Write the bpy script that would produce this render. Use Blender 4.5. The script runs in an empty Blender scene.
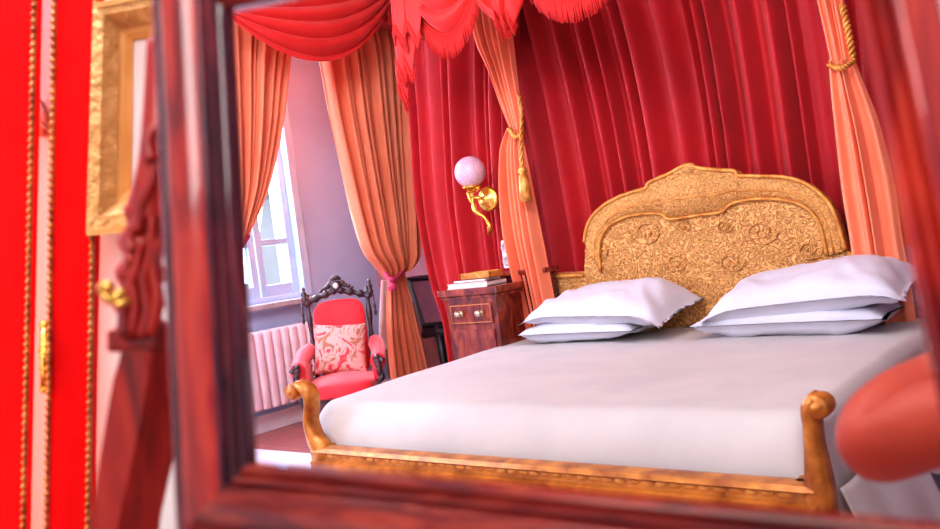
import bpy, bmesh, math, random
from mathutils import Vector, Matrix, noise
random.seed(4)
col = bpy.context.scene.collection
PI = math.pi
# ------------------------------------------------------------------ measured camera
FPX = 869.0
H = 1.1
CY = Vector((713, 112.5, -869)).normalized()
CX = Vector((1041, 114.5, 869)).normalized()
CZ = CX.cross(CY).normalized()
CX = CY.cross(CZ).normalized()
Rv = Vector((CX[0], CY[0], CZ[0]))      # camera right in world
Uv = Vector((CX[1], CY[1], CZ[1]))      # camera up
Fv = -Vector((CX[2], CY[2], CZ[2]))     # camera forward
EYE = Vector((0, 0, H))

def ray(u, v):
    return (Rv * (u - 470) + Uv * (264.5 - v) + Fv * FPX)
def on(u, v, ax, val):                  # measured point on an axis-aligned plane of the room
    r = ray(u, v); t = (val - EYE[ax]) / r[ax]
    return EYE + r * t
def Y(u, v, y): return on(u, v, 1, y)
def X(u, v, x): return on(u, v, 0, x)
def Cd(u, v, d): return EYE + ray(u, v) * (d / FPX)
def Cm(x, y, d): return EYE + Rv * x + Uv * y + Fv * d

# ------------------------------------------------------------------ materials
def new_mat(name):
    m = bpy.data.materials.new(name); m.use_nodes = True
    nt = m.node_tree; b = nt.nodes['Principled BSDF']
    return m, nt, b
def lin(c):
    return tuple(((x/255)/12.92 if x/255 <= .04045 else ((x/255+.055)/1.055)**2.4) for x in c) + (1,)
def noisy(name, c1, c2, scale=8, rough=.6, bump=0., bscale=None, metal=0., stretch=(1,1,1), coat=0., detail=4, sheen=0., dist=0., spec=None, trans=0.):
    m, nt, b = new_mat(name)
    tc = nt.nodes.new('ShaderNodeTexCoord'); mp = nt.nodes.new('ShaderNodeMapping')
    mp.inputs['Scale'].default_value = stretch
    nt.links.new(tc.outputs['Object'], mp.inputs[0])
    n = nt.nodes.new('ShaderNodeTexNoise'); n.inputs['Scale'].default_value = scale
    n.inputs['Detail'].default_value = detail; n.inputs['Distortion'].default_value = dist
    nt.links.new(mp.outputs[0], n.inputs[0])
    r = nt.nodes.new('ShaderNodeValToRGB')
    r.color_ramp.elements[0].position = .35; r.color_ramp.elements[1].position = .65
    r.color_ramp.elements[0].color = lin(c1); r.color_ramp.elements[1].color = lin(c2)
    nt.links.new(n.outputs[0], r.inputs[0]); nt.links.new(r.outputs[0], b.inputs['Base Color'])
    b.inputs['Roughness'].default_value = rough; b.inputs['Metallic'].default_value = metal
    b.inputs['Coat Weight'].default_value = coat; b.inputs['Coat Roughness'].default_value = .08
    b.inputs['Sheen Weight'].default_value = sheen
    if spec is not None: b.inputs['Specular IOR Level'].default_value = spec
    if bump:
        n2 = nt.nodes.new('ShaderNodeTexNoise'); n2.inputs['Scale'].default_value = bscale or scale*4
        n2.inputs['Detail'].default_value = 3
        nt.links.new(mp.outputs[0], n2.inputs[0])
        bp = nt.nodes.new('ShaderNodeBump'); bp.inputs['Strength'].default_value = bump; bp.inputs['Distance'].default_value = .01
        nt.links.new(n2.outputs[0], bp.inputs['Height']); nt.links.new(bp.outputs[0], b.inputs['Normal'])
    return m
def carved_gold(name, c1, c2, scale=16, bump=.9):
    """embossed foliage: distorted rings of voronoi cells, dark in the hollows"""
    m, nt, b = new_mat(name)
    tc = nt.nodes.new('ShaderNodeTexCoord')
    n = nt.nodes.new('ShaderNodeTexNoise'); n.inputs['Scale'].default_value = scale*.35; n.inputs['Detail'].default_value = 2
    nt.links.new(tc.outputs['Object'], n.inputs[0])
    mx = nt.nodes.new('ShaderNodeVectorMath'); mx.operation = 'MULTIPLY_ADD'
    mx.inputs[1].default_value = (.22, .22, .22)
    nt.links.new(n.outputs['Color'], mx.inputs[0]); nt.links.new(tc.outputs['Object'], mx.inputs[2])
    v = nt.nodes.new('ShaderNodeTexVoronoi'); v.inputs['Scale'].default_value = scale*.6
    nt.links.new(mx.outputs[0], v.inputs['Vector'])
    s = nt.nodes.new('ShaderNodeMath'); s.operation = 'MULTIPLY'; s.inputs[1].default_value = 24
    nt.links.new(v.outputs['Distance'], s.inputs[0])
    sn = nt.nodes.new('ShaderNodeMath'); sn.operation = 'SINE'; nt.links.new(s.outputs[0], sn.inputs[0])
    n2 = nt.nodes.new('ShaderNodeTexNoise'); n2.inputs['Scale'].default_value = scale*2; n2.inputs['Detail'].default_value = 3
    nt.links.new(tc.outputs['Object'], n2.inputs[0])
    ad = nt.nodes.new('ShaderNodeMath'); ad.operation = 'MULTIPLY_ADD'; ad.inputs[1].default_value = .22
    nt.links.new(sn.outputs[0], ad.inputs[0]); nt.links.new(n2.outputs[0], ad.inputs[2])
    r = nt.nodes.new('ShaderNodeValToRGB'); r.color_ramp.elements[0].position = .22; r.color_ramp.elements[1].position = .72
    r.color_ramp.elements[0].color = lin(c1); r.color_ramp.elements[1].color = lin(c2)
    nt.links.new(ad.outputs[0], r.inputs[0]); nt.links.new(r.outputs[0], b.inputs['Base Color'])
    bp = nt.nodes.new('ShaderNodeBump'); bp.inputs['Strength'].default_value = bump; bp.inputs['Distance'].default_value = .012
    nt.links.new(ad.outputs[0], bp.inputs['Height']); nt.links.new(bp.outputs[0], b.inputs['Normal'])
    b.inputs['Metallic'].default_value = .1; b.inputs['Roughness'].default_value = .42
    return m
def mahogany(name, c1, c2, c3, stretch, scale=5, rough=.22, coat=.7):
    m, nt, b = new_mat(name)
    tc = nt.nodes.new('ShaderNodeTexCoord'); mp = nt.nodes.new('ShaderNodeMapping'); mp.inputs['Scale'].default_value = stretch
    nt.links.new(tc.outputs['Object'], mp.inputs[0])
    n = nt.nodes.new('ShaderNodeTexNoise'); n.inputs['Scale'].default_value = scale; n.inputs['Detail'].default_value = 6; n.inputs['Distortion'].default_value = 1.2
    nt.links.new(mp.outputs[0], n.inputs[0])
    r = nt.nodes.new('ShaderNodeValToRGB'); e = r.color_ramp.elements
    e[0].position = .3; e[0].color = lin(c1); e[1].position = .72; e[1].color = lin(c3)
    k = e.new(.5); k.color = lin(c2)
    nt.links.new(n.outputs[0], r.inputs[0]); nt.links.new(r.outputs[0], b.inputs['Base Color'])
    b.inputs['Roughness'].default_value = rough; b.inputs['Coat Weight'].default_value = coat; b.inputs['Coat Roughness'].default_value = .06
    return m
M = {}
M['red_drape'] = noisy('red_drape', (184, 16, 32), (198, 22, 38), 3, .62, .12, 90, sheen=.15)
M['red_swag'] = noisy('red_swag', (216, 32, 30), (228, 44, 40), 5, .6, .1, 80, sheen=.15)
M['red_fringe'] = noisy('red_fringe', (184, 20, 20), (226, 46, 40), 60, .75, .2, 120, stretch=(6, 6, .3))
M['peach'] = noisy('peach', (236, 132, 94), (242, 146, 106), 3, .6, .1, 80, sheen=.15)
M['peach_pale'] = noisy('peach_pale', (246, 134, 98), (250, 150, 112), 3, .5, .1, 80, sheen=.15)
M['lining'] = noisy('lining', (238, 214, 212), (250, 232, 228), 8, .8)
M['pink_tie'] = noisy('pink_tie', (200, 50, 90), (230, 90, 130), 40, .7, .4)
M['screen_red'] = noisy('screen_red', (247, 10, 16), (252, 18, 22), 20, .85, .12, 300, spec=.15)
M['white_wall'] = noisy('white_wall', (234, 236, 236), (242, 244, 244), 3, .8, .04, 60)
M['cool_tint_wall'] = noisy('cool_tint_wall', (186, 206, 240), (194, 214, 246), 3, .8, .04, 60)  # blue skylight tint put into the wall colour, offsets red bounce light
M['back_wall'] = noisy('back_wall', (176, 120, 128), (190, 134, 142), 3, .8, .04, 60)
M['dado'] = noisy('dado', (120, 56, 50), (140, 70, 60), 6, .5)
M['ceiling'] = noisy('ceiling', (236, 232, 226), (244, 240, 236), 3, .85)
M['white_paint'] = noisy('white_paint', (236, 236, 246), (246, 246, 252), 6, .4)
M['window_cool_white'] = noisy('window_cool_white', (196, 222, 250), (206, 230, 254), 6, .4)  # white paint with cool window light in its colour, against red bounce
M['radiator'] = noisy('radiator', (240, 214, 222), (250, 228, 234), 6, .4)
M['stone'] = noisy('stone', (176, 168, 172), (206, 200, 204), 14, .5, .1)
M['linen'] = noisy('linen', (202, 194, 192), (212, 204, 200), 3, .75, .1, 26, sheen=.1)
M['pillow'] = noisy('pillow', (216, 214, 226), (224, 222, 232), 3, .75, .3, 16, sheen=.1)
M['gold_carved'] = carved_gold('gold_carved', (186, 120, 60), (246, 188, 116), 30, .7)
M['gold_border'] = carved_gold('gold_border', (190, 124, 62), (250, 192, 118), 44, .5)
M['gold'] = noisy('gold', (196, 122, 50), (236, 174, 92), 20, .38, .35, 40, metal=.3)
M['gold_post'] = noisy('gold_post', (160, 88, 26), (222, 146, 62), 14, .34, .25, 34, metal=.25, coat=.2)
M['gold_frame'] = noisy('gold_frame', (200, 146, 84), (226, 176, 112), 30, .42, .9, 60, metal=.2, detail=6)
M['gold_liner'] = noisy('gold_liner', (226, 164, 92), (240, 184, 112), 10, .4, .1, metal=.15)
M['brass'] = noisy('brass', (206, 146, 50), (250, 205, 110), 12, .2, metal=.8)
M['nickel'] = noisy('nickel', (176, 150, 120), (226, 206, 180), 12, .22, metal=.8)
M['nail'] = noisy('nail', (150, 84, 48), (206, 140, 84), 40, .35, metal=.5)
M['mahog'] = mahogany('mahogany_frame', (96, 14, 12), (176, 30, 22), (220, 70, 40), (9, 9, 1.2), 4, .18, .9)
M['mahog_dark'] = mahogany('mahogany_dark', (52, 14, 26), (92, 26, 38), (136, 46, 52), (12, 12, 1.5), 5, .16, .9)
M['mahog_leg'] = mahogany('mahogany_leg', (120, 20, 14), (176, 38, 26), (196, 56, 36), (8, 8, 1.2), 4, .32, .3)
M['mahog_h'] = mahogany('mahogany_rail', (78, 14, 16), (134, 32, 26), (178, 66, 44), (1.4, 5, 14), 4, .2, .8)
M['chest'] = mahogany('chest_veneer', (92, 26, 18), (136, 46, 30), (178, 84, 54), (4, 4, 1.5), 4, .25, .6)
M['chest_inlay'] = noisy('chest_inlay', (216, 140, 70), (232, 160, 90), 20, .4)
M['chair_wood'] = noisy('chair_wood', (46, 22, 32), (86, 44, 50), 14, .3, .3, 50, coat=.4)
M['chair_red'] = noisy('chair_red', (236, 26, 44), (250, 44, 62), 6, .6, .1, 200, sheen=.5)
M['black'] = noisy('black', (26, 16, 24), (42, 28, 36), 10, .35)
M['screen_dark'] = noisy('dark_glass', (110, 66, 80), (140, 88, 100), 3, .3)
M['skin'] = noisy('skin', (188, 70, 50), (208, 90, 64), 7, .5, .08, 90, sheen=.1)
M['shirt'] = noisy('shirt', (232, 232, 240), (246, 246, 250), 6, .8, .1, 60)
M['trousers'] = noisy('trousers', (60, 62, 84), (80, 82, 104), 6, .85)
M['hair'] = noisy('hair', (50, 32, 24), (80, 52, 36), 20, .6, .4, 80)
M['paper'] = noisy('paper', (232, 220, 214), (246, 238, 232), 10, .8)
M['mat_board'] = noisy('mat_board', (238, 224, 222), (246, 234, 232), 3, .7)
M['rug'] = noisy('rug', (226, 222, 232), (240, 236, 244), 12, .95, .3, 200)
M['bracket'] = noisy('bracket', (150, 90, 80), (190, 130, 116), 20, .5, .3)
# embroidered cushion: pale ground, swirling red and gold scrolls
def cushion_mat():
    m, nt, b = new_mat('cushion_embroidery')
    tc = nt.nodes.new('ShaderNodeTexCoord')
    n = nt.nodes.new('ShaderNodeTexNoise'); n.inputs['Scale'].default_value = 9; n.inputs['Distortion'].default_value = 2.5; n.inputs['Detail'].default_value = 3
    nt.links.new(tc.outputs['Object'], n.inputs[0])
    r = nt.nodes.new('ShaderNodeValToRGB'); e = r.color_ramp.elements
    e[0].position = .38; e[0].color = lin((206, 70, 76)); e[1].position = .62; e[1].color = lin((186, 118, 92))
    k = e.new(.46); k.color = lin((222, 178, 172)); k = e.new(.55); k.color = lin((218, 172, 160))
    nt.links.new(n.outputs[0], r.inputs[0]); nt.links.new(r.outputs[0], b.inputs['Base Color']); b.inputs['Roughness'].default_value = .6
    return m
M['cushion'] = cushion_mat()
def tile_mat():
    m, nt, b = new_mat('terracotta_tiles')
    tc = nt.nodes.new('ShaderNodeTexCoord'); br = nt.nodes.new('ShaderNodeTexBrick')
    br.offset = 0; br.inputs['Scale'].default_value = 3.3; br.inputs['Mortar Size'].default_value = .012
    br.inputs['Brick Width'].default_value = 1; br.inputs['Row Height'].default_value = 1
    br.inputs['Color1'].default_value = lin((170, 96, 92)); br.inputs['Color2'].default_value = lin((188, 116, 110)); br.inputs['Mortar'].default_value = lin((130, 80, 80))
    nt.links.new(tc.outputs['Object'], br.inputs[0]); nt.links.new(br.outputs[0], b.inputs['Base Color']); b.inputs['Roughness'].default_value = .3
    return m
M['tiles'] = tile_mat()
def glass_mat():
    m, nt, b = new_mat('pane_glass')
    b.inputs['Base Color'].default_value = (.95, .98, 1, 1); b.inputs['Roughness'].default_value = .0
    b.inputs['Transmission Weight'].default_value = 1; b.inputs['IOR'].default_value = 1.01
    return m
M['glass'] = glass_mat()
def globe_mat():
    m = noisy('etched_globe', (206, 166, 186), (228, 194, 210), 90, .25, .2, 90)
    b = m.node_tree.nodes['Principled BSDF']
    b.inputs['Emission Color'].default_value = (1, .8, .88, 1); b.inputs['Emission Strength'].default_value = .05
    return m
M['globe'] = globe_mat()

# ------------------------------------------------------------------ mesh helpers
def link(name, bm, m, parent=None, smooth=True):
    me = bpy.data.meshes.new(name)
    bmesh.ops.recalc_face_normals(bm, faces=bm.faces)
    bm.to_mesh(me); bm.free()
    o = bpy.data.objects.new(name, me); col.objects.link(o)
    for mm in (m if isinstance(m, (list, tuple)) else [m]): me.materials.append(M[mm])
    if smooth:
        for p in me.polygons: p.use_smooth = True
    if parent is not None: attach(o, parent)
    return o
def smooth_auto(o, a=32):
    me = o.data
    for p in me.polygons: p.use_smooth = True
    me.set_sharp_from_angle(angle=math.radians(a))
def attach(o, parent):
    o.parent = parent
    o.matrix_parent_inverse = parent.matrix_basis.inverted()
    return o
def tag(o, label=None, cat=None, group=None, kind=None):
    if label: o['label'] = label
    if cat: o['category'] = cat
    if group: o['group'] = group
    if kind: o['kind'] = kind
    return o
def thing(name, label, cat, loc, group=None):
    o = bpy.data.objects.new(name, None); col.objects.link(o); o.location = loc; o.empty_display_size = .1
    return tag(o, label, cat, group)
def box(bm, lo, hi, bev=0.0, T=None):
    vs = [bm.verts.new(((hi if i & 1 else lo)[0], (hi if i & 2 else lo)[1], (hi if i & 4 else lo)[2])) for i in range(8)]
    fs = [bm.faces.new([vs[i] for i in q]) for q in ((0,1,3,2),(4,6,7,5),(0,4,5,1),(2,3,7,6),(0,2,6,4),(1,5,7,3))]
    new = vs
    if bev:
        es = list({e for f in fs for e in f.edges})
        r = bmesh.ops.bevel(bm, geom=es, offset=bev, segments=2, affect='EDGES', profile=.5)
        new = list({v for f in r['faces'] for v in f.verts})
        new = list(set(new) | {v for v in vs if v.is_valid})
    if T is not None: bmesh.ops.transform(bm, matrix=T, verts=[v for v in new if v.is_valid])
    return bm
def catmull(pts, n):
    pts = [Vector(p) for p in pts]
    if len(pts) < 3: return [pts[0].lerp(pts[-1], i/n) for i in range(n+1)]
    out = []
    L = len(pts)-1
    for i in range(n+1):
        t = i/n*L; k = min(int(t), L-1); t -= k
        p1, p2 = pts[k], pts[k+1]
        p0 = pts[k-1] if k else p1*2-p2
        p3 = pts[k+2] if k+2 <= L else p2*2-p1
        out.append(.5*((2*p1)+(p2-p0)*t+(2*p0-5*p1+4*p2-p3)*t*t+(3*p1-p0-3*p2+p3)*t**3))
    return out
def tube(bm, pts, r, seg=10, closed=False, caps=True):
    pts = [Vector(p) for p in pts]; n = len(pts)
    rad = r if isinstance(r, (list, tuple)) else [r]*n
    rings = []
    up = Vector((.31, .17, .93)).normalized()
    a = None
    for i, p in enumerate(pts):
        t = (pts[(i+1) % n] - pts[i-1]) if closed else (pts[min(i+1, n-1)] - pts[max(i-1, 0)])
        t.normalize()
        a = (a - t*a.dot(t)) if a is not None else t.cross(up)
        if a.length < 1e-6: a = t.orthogonal()
        a.normalize(); b = t.cross(a)
        rings.append([bm.verts.new(p + (a*math.cos(2*PI*k/seg) + b*math.sin(2*PI*k/seg))*rad[i]) for k in range(seg)])
    for i in range(n if closed else n-1):
        A, B = rings[i], rings[(i+1) % n]
        for k in range(seg): bm.faces.new((A[k], A[(k+1) % seg], B[(k+1) % seg], B[k]))
    if not closed and caps:
        bm.faces.new(rings[0][::-1]); bm.faces.new(rings[-1])
    return bm
def lathe(bm, prof, T=None, seg=24):
    """prof: list of (r, z) turned about z"""
    rings = []
    for r, z in prof:
        rings.append([bm.verts.new((max(r, 1e-4)*math.cos(2*PI*k/seg), max(r, 1e-4)*math.sin(2*PI*k/seg), z)) for k in range(seg)])
    for A, B in zip(rings, rings[1:]):
        for k in range(seg): bm.faces.new((A[k], A[(k+1) % seg], B[(k+1) % seg], B[k]))
    bm.faces.new(rings[0][::-1]); bm.faces.new(rings[-1])
    if T is not None: bmesh.ops.transform(bm, matrix=T, verts=[v for R in rings for v in R])
    return bm
def ball(bm, c, r, seg=12, sc=(1, 1, 1)):
    T = Matrix.Translation(c) @ Matrix.Diagonal((sc[0], sc[1], sc[2], 1))
    bmesh.ops.create_uvsphere(bm, u_segments=seg, v_segments=max(6, seg//2+2), radius=r, matrix=T)
def prism(bm, poly, off):
    """flat polygon (list of Vector) extruded by vector off"""
    a = [bm.verts.new(p) for p in poly]; b = [bm.verts.new(Vector(p)+off) for p in poly]
    n = len(a)
    bm.faces.new(a); bm.faces.new(b[::-1])
    for i in range(n): bm.faces.new((a[i], b[i], b[(i+1) % n], a[(i+1) % n]))
def axes(o, x, y, z):
    m = Matrix.Identity(4)
    for i, a in enumerate((x, y, z)):
        for j in range(3): m[j][i] = a[j]
    for j in range(3): m[j][3] = o[j]
    return m
def cloth(rows, nrm, nf, amps, nu=120, nv=60, seed=0, sharp=1.0, thick=.004, bm=None, wob=.25):
    """hanging cloth: rows = [(left point, right point)...] top to bottom, folds of amplitude amps (per row) along nrm"""
    bm = bm or bmesh.new()
    Ls = catmull([r[0] for r in rows], nv); Rs = catmull([r[1] for r in rows], nv)
    rnd = random.Random(seed)
    # uneven folds
    cuts = [0]
    for i in range(nf): cuts.append(cuts[-1]+rnd.uniform(.4, 1.6))
    cuts = [c/cuts[-1] for c in cuts]
    hts = [rnd.uniform(.45, 1.15) for _ in range(nf)]; skew = [rnd.choice((.55, .7, 1.4, 1.8)) for _ in range(nf)]; base = [rnd.uniform(0, .3) for _ in range(nf+1)]
    def fold(u):
        for k in range(nf):
            if u <= cuts[k+1] or k == nf-1:
                t = (u-cuts[k])/(cuts[k+1]-cuts[k]); t = min(1, max(0, t))
                t = t**skew[k]; return base[k]*(1-t)+base[k+1]*t + hts[k]*(.5-.5*math.cos(2*PI*t))
    nrm = Vector(nrm).normalized()
    grid = []
    for j in range(nv+1):
        v = j/nv; t = v*(len(amps)-1); k = min(int(t), len(amps)-2); a = amps[k]+(amps[k+1]-amps[k])*(t-k)
        row = []
        for i in range(nu+1):
            u = i/nu
            uu = u + wob*.02*math.sin(v*5+u*9+seed)
            d = a*fold(min(1, max(0, uu)))
            d += a*.08*noise.noise(Vector((u*nf*1.3, v*1.6, seed)))
            row.append(bm.verts.new(Ls[j].lerp(Rs[j], u) + nrm*d))
        grid.append(row)
    for j in range(nv):
        for i in range(nu): bm.faces.new((grid[j][i], grid[j][i+1], grid[j+1][i+1], grid[j+1][i]))
    return bm
def solid(o, t=.004):
    s = o.modifiers.new('solidify', 'SOLIDIFY'); s.thickness = t; s.offset = 0
    return o
def swag(A, B, top_drop, bot_drop, nrm, nfold, amp, nu=64, nv=60, power=1.0, side_in=.18, seed=0):
    """draped swag between A and B; returns bm and the bottom edge"""
    bm = bmesh.new(); A = Vector(A); B = Vector(B); nrm = Vector(nrm).normalized(); grid = []
    for j in range(nv+1):
        v = j/nv; row = []
        drop = top_drop+(bot_drop-top_drop)*v
        for i in range(nu+1):
            u = i/nu; s = (4*u*(1-u))**power
            a2 = A.lerp(B, side_in*(1-v)*0+0)  # anchors stay put, cloth bunches there
            p = A.lerp(B, u)
            p = p + Vector((0, 0, -1))*(drop*s + v*.05)
            bulge = amp*(abs(math.sin(PI*nfold*v+.6*math.sin(u*4+seed)))**.8)*(.35+.65*s)
            p = p + nrm*(bulge + .10*s*math.sin(PI*min(1, v*.9)))
            row.append(bm.verts.new(p))
        grid.append(row)
    for j in range(nv):
        for i in range(nu): bm.faces.new((grid[j][i], grid[j][i+1], grid[j+1][i+1], grid[j+1][i]))
    return bm, [v.co.copy() for v in grid[-1]]
def fringe_bm(edge, length, nrm, per=.0052, r=.0036):
    """hanging strands along an edge"""
    bm = bmesh.new(); nrm = Vector(nrm).normalized()
    acc = 0; pts = []
    for a, b in zip(edge, edge[1:]):
        L = (b-a).length; 
        while acc < L:
            pts.append(a.lerp(b, acc/L if L else 0)); acc += per
        acc -= L
    for i, p in enumerate(pts):
        l = length*(.93+.1*random.random()); sw = Vector((random.uniform(-.004, .004), 0, 0))
        q = [p+nrm*.004, p+Vector((0, 0, -l*.5))+sw+nrm*.006, p+Vector((0, 0, -l))+sw*2]
        tube(bm, q, [r, r*1.2, r*.8], 5)
    # header braid
    tube(bm, [p+nrm*.004 for p in edge], .008, 6)
    return bm

# ================================================================== SETTING
WX, BY = -5.0, 4.85
bm = bmesh.new(); box(bm, (WX-.3, -3.0, -.1), (3.0, BY+.2, 0)); tag(link('floor', bm, 'tiles', smooth=False), kind='structure')
bm = bmesh.new(); box(bm, (WX-.3, -3.0, 3.5), (3.0, BY+.2, 3.6)); tag(link('ceiling', bm, 'ceiling', smooth=False), kind='structure')
bm = bmesh.new(); box(bm, (WX-.3, BY, 0), (3.0, BY+.2, 3.5)); tag(link('wall_back', bm, 'back_wall', smooth=False), kind='structure')
bm = bmesh.new(); box(bm, (2.8, -3.0, 0), (3.0, BY, 3.5)); tag(link('wall_right', bm, 'cool_tint_wall', smooth=False), kind='structure')
wy0, wy1, wz0, wz1 = 3.32, 4.14, .88, 2.95
bm = bmesh.new()
box(bm, (WX-.3, -3.0, 0), (WX, wy0, 3.5)); box(bm, (WX-.3, wy1, 0), (WX, BY, 3.5))
box(bm, (WX-.3, wy0, 0), (WX, wy1, wz0)); box(bm, (WX-.3, wy0, wz1), (WX, wy1, 3.5))
tag(link('wall_left', bm, 'cool_tint_wall', smooth=False), kind='structure')
bm = bmesh.new(); box(bm, (WX, -2.9, 0), (WX+.02, BY, .12), .004); tag(link('baseboard_left', bm, 'white_paint', smooth=False), kind='structure')
bm = bmesh.new(); box(bm, (WX+.02, BY-.02, 0), (2.8, BY, .12), .004); tag(link('baseboard_back', bm, 'back_wall', smooth=False), kind='structure')
bm = bmesh.new(); box(bm, (WX+.02, BY-.035, .12), (-3.6, BY-.002, .72), .004); tag(link('trim_2', bm, 'dado', smooth=False), kind='structure')
# window: frame, two casements, panes
win = bpy.data.objects.new('window_1', None); col.objects.link(win); win.location = (WX-.08, (wy0+wy1)/2, wz0); tag(win, kind='structure')
bm = bmesh.new()
for lo, hi in (((WX-.14, wy0, wz0), (WX-.02, wy0+.04, wz1)), ((WX-.14, wy1-.04, wz0), (WX+.015, wy1+.03, wz1)), ((WX-.14, wy0, wz1-.04), (WX-.02, wy1, wz1)), ((WX-.14, wy0, wz0), (WX-.02, wy1, wz0+.035))):
    box(bm, lo, hi, .006)
link('window_frame', bm, 'window_cool_white', win, False)
wm = 3.76
for a, b in ((wy0+.04, wm-.005), (wm+.005, wy1-.04)):
    bm = bmesh.new(); s = .055
    z0, z1 = wz0+.035, wz1-.04
    box(bm, (WX-.10, a, z0), (WX-.05, a+s, z1), .005); box(bm, (WX-.10, b-s, z0), (WX-.05, b, z1), .005)
    for z in (z0, z0+.36, z0+1.1, z1-.07): box(bm, (WX-.098, a+s, z), (WX-.052, b-s, z+(.08 if z in (z0,) else .045)), .004)
    cs = link('casement', bm, 'window_cool_white', win, False)
    bm = bmesh.new(); box(bm, (WX-.078, a+s, z0+.05), (WX-.073, b-s, z1-.04)); link('pane', bm, 'glass', cs, False)
bm = bmesh.new(); tube(bm, [(WX-.05, wm, 1.5), (WX-.035, wm, 1.5)], .01); tube(bm, [(WX-.035, wm, 1.55), (WX-.035, wm, 1.44)], .008); link('window_handle', bm, 'brass', win)
bm = bmesh.new(); box(bm, (WX-.14, wy0-.12, wz0-.045), (WX+.10, wy1-.02, wz0-.005), .008); tag(link('trim_1', bm, 'stone', smooth=False), kind='structure')
# light building opposite, outside the window
bt = thing('building', 'pale sunlit building wall seen through the window panes', 'building', (-9, 4, 0))
bm = bmesh.new(); box(bm, (-9.5, 1, -1), (-9, 12, 2.0)); link('facade', bm, 'white_wall', bt, False)
bm = bmesh.new(); box(bm, (-9.6, .8, 2.0), (-8.8, 12.2, 2.12), .02); link('cornice', bm, 'stone', bt, False)

# ================================================================== RADIATOR
rad = thing('radiator', 'white sectioned column radiator under the window sill', 'radiator', (WX+.09, 3.6, 0))
y = 3.0
ry1 = 4.0
bm = bmesh.new()
while y < ry1-.01:
    box(bm, (WX+.05, y, .17), (WX+.15, y+.066, .70), .018); y += .074
link('sections', bm, 'radiator', rad)
bm = bmesh.new()
for z in (.22, .65):
    bm = bmesh.new(); tube(bm, [(WX+.10, 3.0, z), (WX+.10, ry1, z)], .02); link('header_pipe', bm, 'radiator', rad)
bm = bmesh.new(); tube(bm, [(WX+.10, ry1-.01, .67), (WX+.10, ry1+.06, .67)], .028, 14); link('valve_knob', bm, 'white_paint', rad)
bm = bmesh.new(); tube(bm, [(WX+.10, ry1-.005, .21), (WX+.10, ry1+.03, .21), (WX+.10, ry1+.03, 0)], .012); 
link('pipe', bm, 'radiator', rad)
bm = bmesh.new(); tube(bm, [(WX+.10, 3.0, .21), (WX+.10, 2.97, .21), (WX+.10, 2.97, 0)], .012)
link('pipe', bm, 'radiator', rad)

# ================================================================== BED
FY, HY = 2.24, 4.2
bed = thing('bed', 'wide gilded bed with carved arched headboard and scrolled foot posts', 'bed', (-1.85, 3.2, 0))
# headboard outline (measured on its plane)
hb = [(530,415),(530,276),(560,273),(584,272),(586,242),(590,223),(602,208),(620,197),(636,191.5),(647,188),(650,183),(658,179),(670,174),(683,167),(690,165),(700,168),(719,170),(736,171),(740,175.5),(756,176),(787,177.5),(809,184.6),(828,200),(838,219),(843,236),(847,250),(856,253),(885,250),(885,400)]
hp = [Y(u, v, HY) for u, v in hb]
bm = bmesh.new(); prism(bm, hp, Vector((0, .06, 0)))
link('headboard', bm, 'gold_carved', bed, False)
# raised border band following the arch
outer = hb[4:26]
cx_, cy_ = 712, 300
def inset(p, k, kb=None): return (cx_+(p[0]-cx_)*k, cy_+(p[1]-cy_)*k)
bm = bmesh.new()
oc = catmull([Y(*p, HY) for p in outer], 90)
band_in = [(602,272),(600,250),(603,236),(612,224),(630,216),(648,213.5),(662,214),(671,219),(700,215),(722,212),(730,205),(742,201),(762,198.5),(787,200.5),(806,207),(818,220),(824,236),(828,256)]
ic = catmull([Y(*p, HY) for p in band_in], 90)
# band faces
va = [bm.verts.new(p+Vector((0, -.022, 0))) for p in oc]; vb = [bm.verts.new(p+Vector((0, -.012, 0))) for p in ic]
vo = [bm.verts.new(p+Vector((0, .0, 0))) for p in oc]; vi = [bm.verts.new(p+Vector((0, .004, 0))) for p in ic]
for i in range(90):
    bm.faces.new((va[i], va[i+1], vb[i+1], vb[i])); bm.faces.new((vo[i], vo[i+1], va[i+1], va[i])); bm.faces.new((vb[i], vb[i+1], vi[i+1], vi[i]))
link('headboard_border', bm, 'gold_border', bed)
bm = bmesh.new()
tube(bm, [p+Vector((0, -.02, 0)) for p in oc], .011, 8)
tube(bm, [p+Vector((0, -.014, 0)) for p in ic], .009, 8)
mid = [oc[i].lerp(ic[i], .62)+Vector((0, -.016, 0)) for i in range(91)]
tube(bm, mid, .005, 6)
ear = [Y(u, v, HY)+Vector((0, -.008, 0)) for u, v in ((531,279),(560,276),(584,275))]
tube(bm, ear, .014, 8)
tube(bm, [Y(u, v, HY)+Vector((0, -.008, 0)) for u, v in ((848,253),(856,256),(884,253))], .014, 8)
link('headboard_moulding', bm, 'gold', bed)
bm = bmesh.new()    # crest ornament: shell and leaf scrolls in relief
for (u, v, r) in ((690,168,.035),(681,172,.022),(700,172,.024),(672,178,.02),(711,174,.02),(660,184,.018),(724,176,.018),(736,178,.016),(652,188,.014)):
    b2 = bmesh.new(); ball(b2, Y(u, v, HY)+Vector((0, -.016, 0)), r, 12, (1.2, .5, .8)); link('crest_leaf', b2, 'gold_border', bed)
for s in (-1, 1):
    for (du, dv, rr) in ((50, 232, 17), (24, 262, 13), (92, 250, 13), (18, 226, 9)):
        c = 704+s*du*1.15+(0); pts = []
        for k in range(26):
            a = k*.42; q = rr*(1-k/30)
            pts.append(Y(c+s*q*math.cos(a), dv+q*.8*math.sin(a), HY)+Vector((0, -.006, 0)))
        b2 = bmesh.new(); tube(b2, pts, .0035, 6); link('carved_scroll', b2, 'gold_carved', bed)
bm.free()
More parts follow.
